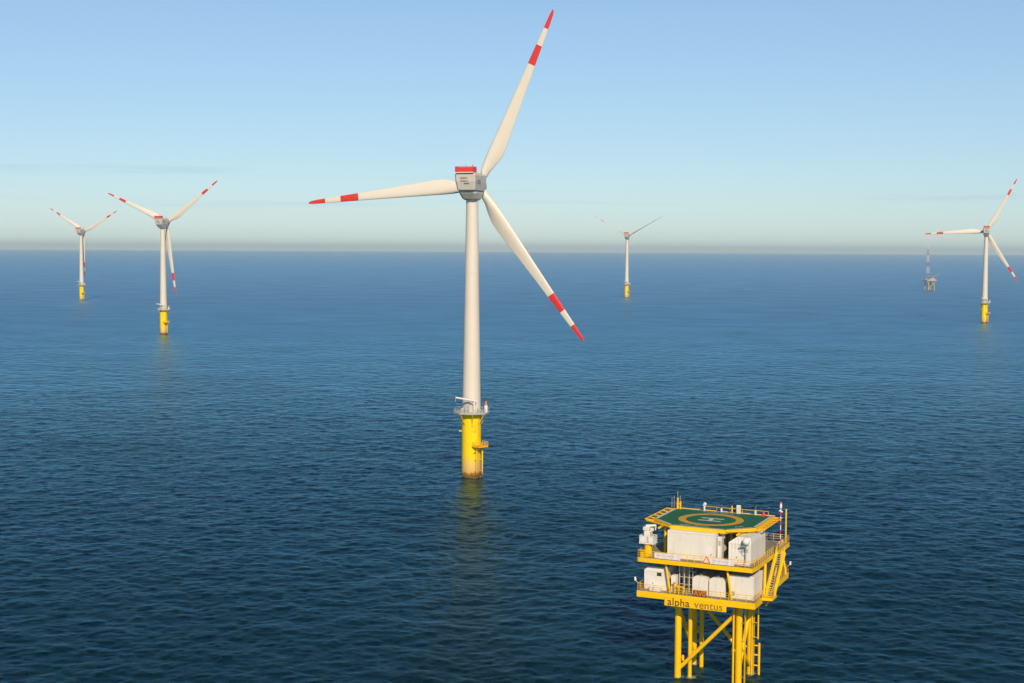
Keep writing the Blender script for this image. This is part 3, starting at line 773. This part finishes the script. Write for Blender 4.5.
# deck crane on the upper left corner
o = on_deck('deck_crane', 1.35,1.5,Z2T,'small grey deck crane with cage on a yellow pedestal, upper left corner', 'crane')
MB().lathe([(.62,0),(.62,1.9),(.75,2.0),(.75,2.2)], n=20).build('pedestal', M['yellow'], o)
cg = MB().box(-1.3,1.3,-.9,.9,2.2,2.4)
cg.rail([(-1.25,-.85,2.4),(1.25,-.85,2.4),(1.25,.85,2.4),(-1.25,.85,2.4),(-1.25,-.85,2.4)],1.1,.06,.6,2)
cg.box(-1.2,-.1,-.88,-.8,2.45,3.4).box(.3,1.2,-.88,-.8,2.45,3.4)
cg.build('slewing_platform', M['white2'], o)
MB().cbox(-.7,.6,-.5,.6,2.4,4.3,.15).build('cab', M['banner'], o)
bm_ = MB().tube((-.3,.2,4.1),(-.5,.2,5.0),.3,n=8).tube((-.5,.2,5.0),(1.0,.9,5.1),.26,.2,n=8).tube((1.0,.9,5.1),(.9,.9,4.3),.12,n=8)
bm_.cbox(-.9,.2,-.3,.5,4.35,4.9,.08).cbox(.3,.9,-.2,.3,4.3,4.8,.06)
bm_.build('jib', M['cream'], o)
MB().tube((.75,-.6,2.4),(.75,-.6,4.4),.13,n=8).build('hydraulic_ram', M['yellow2'], o)
# yellow drums and locker at the left edge
o = on_deck('storage_locker', .35,.35,Z2T,'small yellow locker at the upper left railing corner', 'locker')
MB().cbox(0,.85,0,.8,0,1.0,.06).build('body', M['yellow'], o)
MB().cbox(-.03,.88,-.03,.83,1.002,1.1,.03).build('lid', M['yellow2'], o)

# lower deck
o, W, D = container(.75,4.85,1.5,7.5,Z1T,3.85,'white container with cut roof corner at the left end of the lower deck', ch=.55)
vents(o, [(2.2,3.0,2.4,3.0)], 'ink'); door_on(o, .6, 1.7, 2.2)
MB().box(1.3,1.75,-.02,-.003,1.9,2.15).build('hazard_label', M['orange'], o)
MB().cbox(1.1,3.1,-.75,-.06,0,.75,.08).build('front_box', M['white2'], o)
container(5.5,6.35,1.4,2.6,Z1T,2.8,'slim white cabinet right of the left lower container', name='switch_cabinet', group='white cabinets on the platform')
for u0, u1, lab in ((9.1,11.75,'white tank beside the bare pipe rack on the lower deck'), (11.95,14.7,'white tank beside the big front corner container on the lower deck')):
    o = on_deck('equipment_tank', u0,1.6,Z1T,lab,'tank','white tanks on the lower deck')
    W = u1-u0
    b_ = MB(); sec = [(0,0),(W,0),(W,2.55),(W-.28,2.95),(W-.7,3.1),(.7,3.1),(.28,2.95),(0,2.55)]
    vs = [(x,0.,z) for x, z in sec]+[(x,4.5,z) for x, z in sec]
    k = len(sec); b_.add(vs, [tuple(range(k)), tuple(range(2*k-1,k-1,-1))]+[(i,k+i,k+(i+1)%k,(i+1)%k) for i in range(k)])
    b_.build('body', M['white'], o)
    MB().box(W*.48,W*.52,-.03,-.003,.2,2.8).box(.15,W-.15,-.028,-.004,.1,.18).build('panel_seam', M['banner'], o)
    MB().tube((W/2,.7,3.09),(W/2,.7,3.4),.22,n=10).tube((W/2,.7,3.3),(W/2,2.2,3.3),.1,n=8).build('top_valve', M['nacelle_dark'], o)
o, W, D = container(15.3,19.45,1.5,7.0,Z1T,3.9,'large white container at the front right corner of the lower deck', 'white', ch=.0)
vents(o, [(.4,1.0,.5,1.2)])
for u0, u1, v0, v1, h, lab in ((7.2,18.2,9.0,16.0,4.1,'wide block coloured dark for the deep shadow under the upper deck'), (1.2,5.6,10.5,18.,3.6,'white container behind the left one on the lower deck')):
    container(u0,u1,v0,v1,Z1T,h,lab,'nacelle_dark' if h > 4 else 'white')  # the taller block's dark colour stands in for interior shadow between the decks
# pipe rack between the left container and the tanks
o = on_deck('pipe_rack', 6.6,2.4,Z1T,'bare grey steel pipe rack between the lower containers', 'pipe rack')
pr = MB()
for x in (0,.85,1.7,2.3):
    for y in (0,1.8): pr.tube((x,y,0),(x,y,4.6 if x < 2 else 3.6),.09,n=8)
for z in (1.3,2.5,3.6,4.4):
    pr.tube((0,0,z),(1.7 if z > 4 else 2.3,0,z),.07,n=6); pr.tube((0,1.8,z),(1.7,1.8,z),.07,n=6)
pr.build('rack_frame', M['galv'], o)
pp = MB()
for x in (.35,1.2,2.0): pp.path([(x,.9,0),(x,.9,3.0),(x+.3,.9,3.3),(x+.3,3.5,3.3)], .14, 8)
pp.build('pipe', M['galv'], o)
o = on_deck('valve_stand', 6.3,.7,Z1T,'yellow valve stand in front of the pipe rack', 'valve')
MB().tube((0,0,0),(0,0,1.7),.14,n=8).tube((.7,0,0),(.7,0,1.5),.14,n=8).tube((0,0,1.2),(1.5,0,1.2),.1,n=8).tube((1.5,0,0),(1.5,0,1.3),.12,n=8).build('pipe', M['yellow2'], o)
for x, z in ((0,1.7),(.7,1.5)):
    MB().lathe([(.1,0),(.3,.03),(.3,.08),(.1,.1)], (x,0,z+.005), n=12).build('hand_wheel', M['orange'], o)
# AV0 sign on lower rail
o = tag(empty('number_sign', S(10.9,-.03,Z1T+.05), SA), 'orange AV0 number sign on the lower railing', 'sign')
MB().box(-1.15,1.15,-.07,-.04,.06,1.05).build('board', M['letter'], o)
text_part('lettering', 'AV0', 1.15, M['orange'], o, Matrix.Translation((0,-.085,.54)) @ FRONT, .012)
# name board
o = tag(empty('name_board', S(10.15,-.01,12.25), SA), 'long yellow board lettered alpha ventus on the lower deck edge', 'sign')
MB().box(-5.25,5.25,-.16,-.006,0,1.5).build('board', M['yellow'], o)
text_part('lettering', 'alpha', 1.74, M['letter'], o, Matrix.Translation((-4.75,-.175,.66)) @ FRONT, .012, 'LEFT', 1.06)
text_part('lettering', 'ventus', 1.74, M['letter2'], o, Matrix.Translation((-.15,-.175,.66)) @ FRONT, .012, 'LEFT', 1.06)

# deck lamps on outriggers
for u, v, z, du, lab in ((.06,.5,Z1T+1.15,-1,'white lamp on the lower left railing corner'), (19.4,23.5,Z1T+1.2,1,'white lamp on the lower right railing')):
    o = on_deck('deck_lamp', u,v,z,lab,'lamp','white deck lamps')
    MB().tube((0,0,0),(du*.55,0,.35),.06,n=6).build('bracket', M['yellow2'], o)
    MB().tube((du*.55,0,.36),(du*.6,0,.95),.2,.16,n=10).build('lamp_head', M['white2'], o)
# windsock mast, yellow pole at rear right of upper deck
o = on_deck('wind_mast', 19.5,18.1,Z2T,'red and white banded mast with white sensor head at the right rear', 'mast')
mm = MB()
for k in range(9): mm.tube((0,0,k*.77),(0,0,(k+1)*.77),.085,n=10,mi=k%2,cap=(k in (0,8)))
mm.build('pole', [M['white2'], M['red']], o)
MB().tube((0,0,6.93),(0,0,7.7),.22,.16,n=12).tube((0,0,7.7),(0,0,7.95),.2,n=10,mi=1).tube((-.3,0,6.4),(.35,0,6.2),.12,n=8).build('sensor_head', [M['white2'], M['red']], o)
o = on_deck('yellow_pole', 19.3,22.6,Z2T,'tall plain yellow pole at the rear right corner of the upper deck', 'pole')
MB().tube((0,0,0),(0,0,5.8),.14,n=8).tube((0,0,5.8),(0,0,5.9),.18,n=8).build('pole', M['yellow'], o)
MB().box(-.3,.3,-.3,.3,0,.06).build('base_plate', M['yellow2'], o)
o = on_deck('life_raft', 19.1,20.3,Z2T,'white life raft drum at the right rear of the upper deck below the mast', 'life raft')
MB().tube((0,-.5,.45),(0,.7,.45),.36,n=14).build('canister', M['white2'], o)
MB().box(-.3,.3,-.35,-.25,0,.1).box(-.3,.3,.45,.55,0,.1).build('cradle', M['grey'], o)
# things at the rear edge of the helideck
o = on_deck('antenna_mast', .9,18.2,ZH,'cluster of yellow antennas at the rear left helideck corner', 'antenna')
MB().tube((0,0,0),(0,0,2.0),.22,.14,n=8).tube((.5,0,0),(.5,0,1.4),.16,n=8).tube((-.2,0,.9),(.5,0,.9),.08,n=6).build('post', M['yellow'], o)
MB().tube((0,0,2.0),(0,0,3.1),.02,n=5).tube((-.7,.1,0),(-.7,.1,2.2),.02,n=5).tube((-1.1,.1,0),(-1.1,.1,1.9),.02,n=5).tube((.45,0,1.3),(.45,0,2.4),.02,n=5).build('whip', M['white2'], o)
def helilamp(u, lab, kind):
    o = on_deck('fire_monitor' if kind != 'box' else 'foam_cabinet', u,18.62,ZH,lab, 'fire monitor' if kind != 'box' else 'cabinet')
    if kind == 'white':
        MB().tube((0,0,0),(0,0,.8),.17,n=8).build('post', M['white2'], o)
        MB().tube((.0,-.15,.95),(0,.35,1.15),.26,.3,n=10).build('head', M['white2'], o)
    elif kind == 'dark':
        MB().tube((0,0,0),(0,0,.75),.17,n=8).build('post', M['white2'], o)
        MB().lathe([(.1,.0),(.3,.1),(.36,.3),(.25,.5),(.05,.58)], (0,0,.75), n=12).build('head', M['solar'], o)
    elif kind == 'box':
        MB().cbox(-.35,.35,-.3,.25,0,1.45,.06).build('body', M['white2'], o)
        MB().box(-.28,.28,-.33,-.303,.1,1.3).build('door', M['cream'], o)
    else:
        MB().tube((0,0,0),(0,0,.9),.2,n=8).build('post', M['cream'], o)
        MB().tube((0,0,.9),(0,0,1.45),.24,.18,n=10).build('head', M['solar'], o)
helilamp(5.7,'white fire monitor at the rear edge of the helideck, left one','white')
helilamp(8.8,'dark-headed fire monitor at the rear edge of the helideck','dark')
helilamp(11.9,'white upright cabinet at the rear edge of the helideck','box')
helilamp(14.9,'cream post with a grey head beside the red cone','post')
o = on_deck('traffic_cone', 16.4,18.45,ZH,'red cone at the right rear corner of the helideck', 'cone')
MB().lathe([(.34,.06),(.30,.1),(.08,.85),(.001,.9)], n=16).build('cone', M['red'], o)
MB().box(-.42,.42,-.42,.42,0,.06).build('base', M['red'], o)
o = on_deck('marker_post', 10.7,18.65,ZH,'short yellow post at the rear helideck edge', 'post')
MB().tube((0,0,0),(0,0,1.1),.14,n=8).build('post', M['yellow'], o)
MB().tube((0,0,1.1),(0,0,1.3),.1,n=8).build('cap', M['yellow2'], o)
o = on_deck('floodlight', 13.45,4.4,Z2T,'grey floodlight on a post between the upper containers', 'floodlight')
MB().tube((0,0,0),(0,0,3.6),.07,n=6).build('post', M['grey'], o)
MB().cbox(-.25,.25,-.2,.2,3.6,4.5,.05).build('head', M['galv'], o)

# ------------------------------------------------------------------ distant research mast
FX, FY = 768., 2620.
M['pale_yellow'] = paint('muted_yellow', (.55,.42,.16), .6, .1); M['pale_red'] = paint('muted_red', (.46,.17,.15), .6, .1)  # duller yellow and red, used on the distant platform only
fo = tag(empty('research_platform', (FX,FY,0), R(18)), 'tiny far research platform with a tall red and white lattice mast at the right', 'offshore platform')
for x in (-5.5,5.5):
    for y in (-5.5,5.5):
        MB().tube((x*1.15,y*1.15,-4),(x,y,16),.9,n=10).build('leg', M['pale_yellow'], fo)
for x0,y0,x1,y1 in ((-1,-1,1,-1),(1,-1,1,1),(1,1,-1,1),(-1,1,-1,-1)):
    MB().tube((x0*6.1,y0*6.1,2),(x1*5.6,y1*5.6,14),.5,n=8).build('brace', M['pale_yellow'], fo)
MB().prism([(-11,-9),(9,-9),(11,-6),(11,9),(-11,9)], 16.5, 18.5).build('deck', M['grey'], fo)
MB().rail([(-11,-9,18.5),(9,-9,18.5),(11,-6,18.5),(11,9,18.5),(-11,9,18.5),(-11,-9,18.5)],1.3,.12,3,1).build('railing', M['cream'], fo)
MB().box(-1,7,-5,5,18.5,22).box(-8.5,-4,1,6,18.5,21.4).build('container', M['galv'], fo)
MB().prism([(6+6*math.cos(R(a)), 0+6*math.sin(R(a))) for a in range(0,360,45)], 24.5, 25.2).tube((5,0,22),(5,0,24.5),1.0,n=8).build('helideck', M['grey'], fo)
MB().tube((2,-6,18.5),(2,-6,24),.5,n=8).tube((2,-6,24),(17,-7,29),.4,n=6).build('crane', M['orange'], fo)
lm = MB(); mh = 66.; ns = 22; lean = 0
def mp_(i, k):
    z = 18.5+mh*k/ns; hw = 2.3*(1-k/ns)+.45; a = PI/4+PI/2*i
    return (-6.5+hw*1.41*math.cos(a), -3+hw*1.41*math.sin(a), z)
for k in range(ns):
    mi = (k*6//ns) % 2
    for i in range(4):
        lm.tube(mp_(i,k), mp_(i,k+1), .16, n=5, mi=mi); lm.tube(mp_(i,k), mp_((i+1)%4,k+1), .08, n=4, mi=mi); lm.tube(mp_(i,k+1), mp_((i+1)%4,k+1), .08, n=4, mi=mi)
lm.build('lattice_mast', [M['pale_red'], M['white2']], fo)

# ------------------------------------------------------------------ render settings
sc.view_settings.view_transform = 'Standard'; sc.view_settings.look = 'None'
sc.view_settings.gamma = 1; sc.view_settings.use_curve_mapping = False
sc.view_settings.exposure = 0.10
sc.render.engine = 'CYCLES'
cy = sc.cycles
cy.max_bounces = 5; cy.diffuse_bounces = 2; cy.glossy_bounces = 3; cy.volume_bounces = 3; cy.transmission_bounces = 1
cy.use_denoising = True; cy.denoiser = 'OPENIMAGEDENOISE'; cy.denoising_input_passes = 'RGB_ALBEDO_NORMAL'; cy.denoising_prefilter = 'ACCURATE'
cy.sample_clamp_indirect = 6
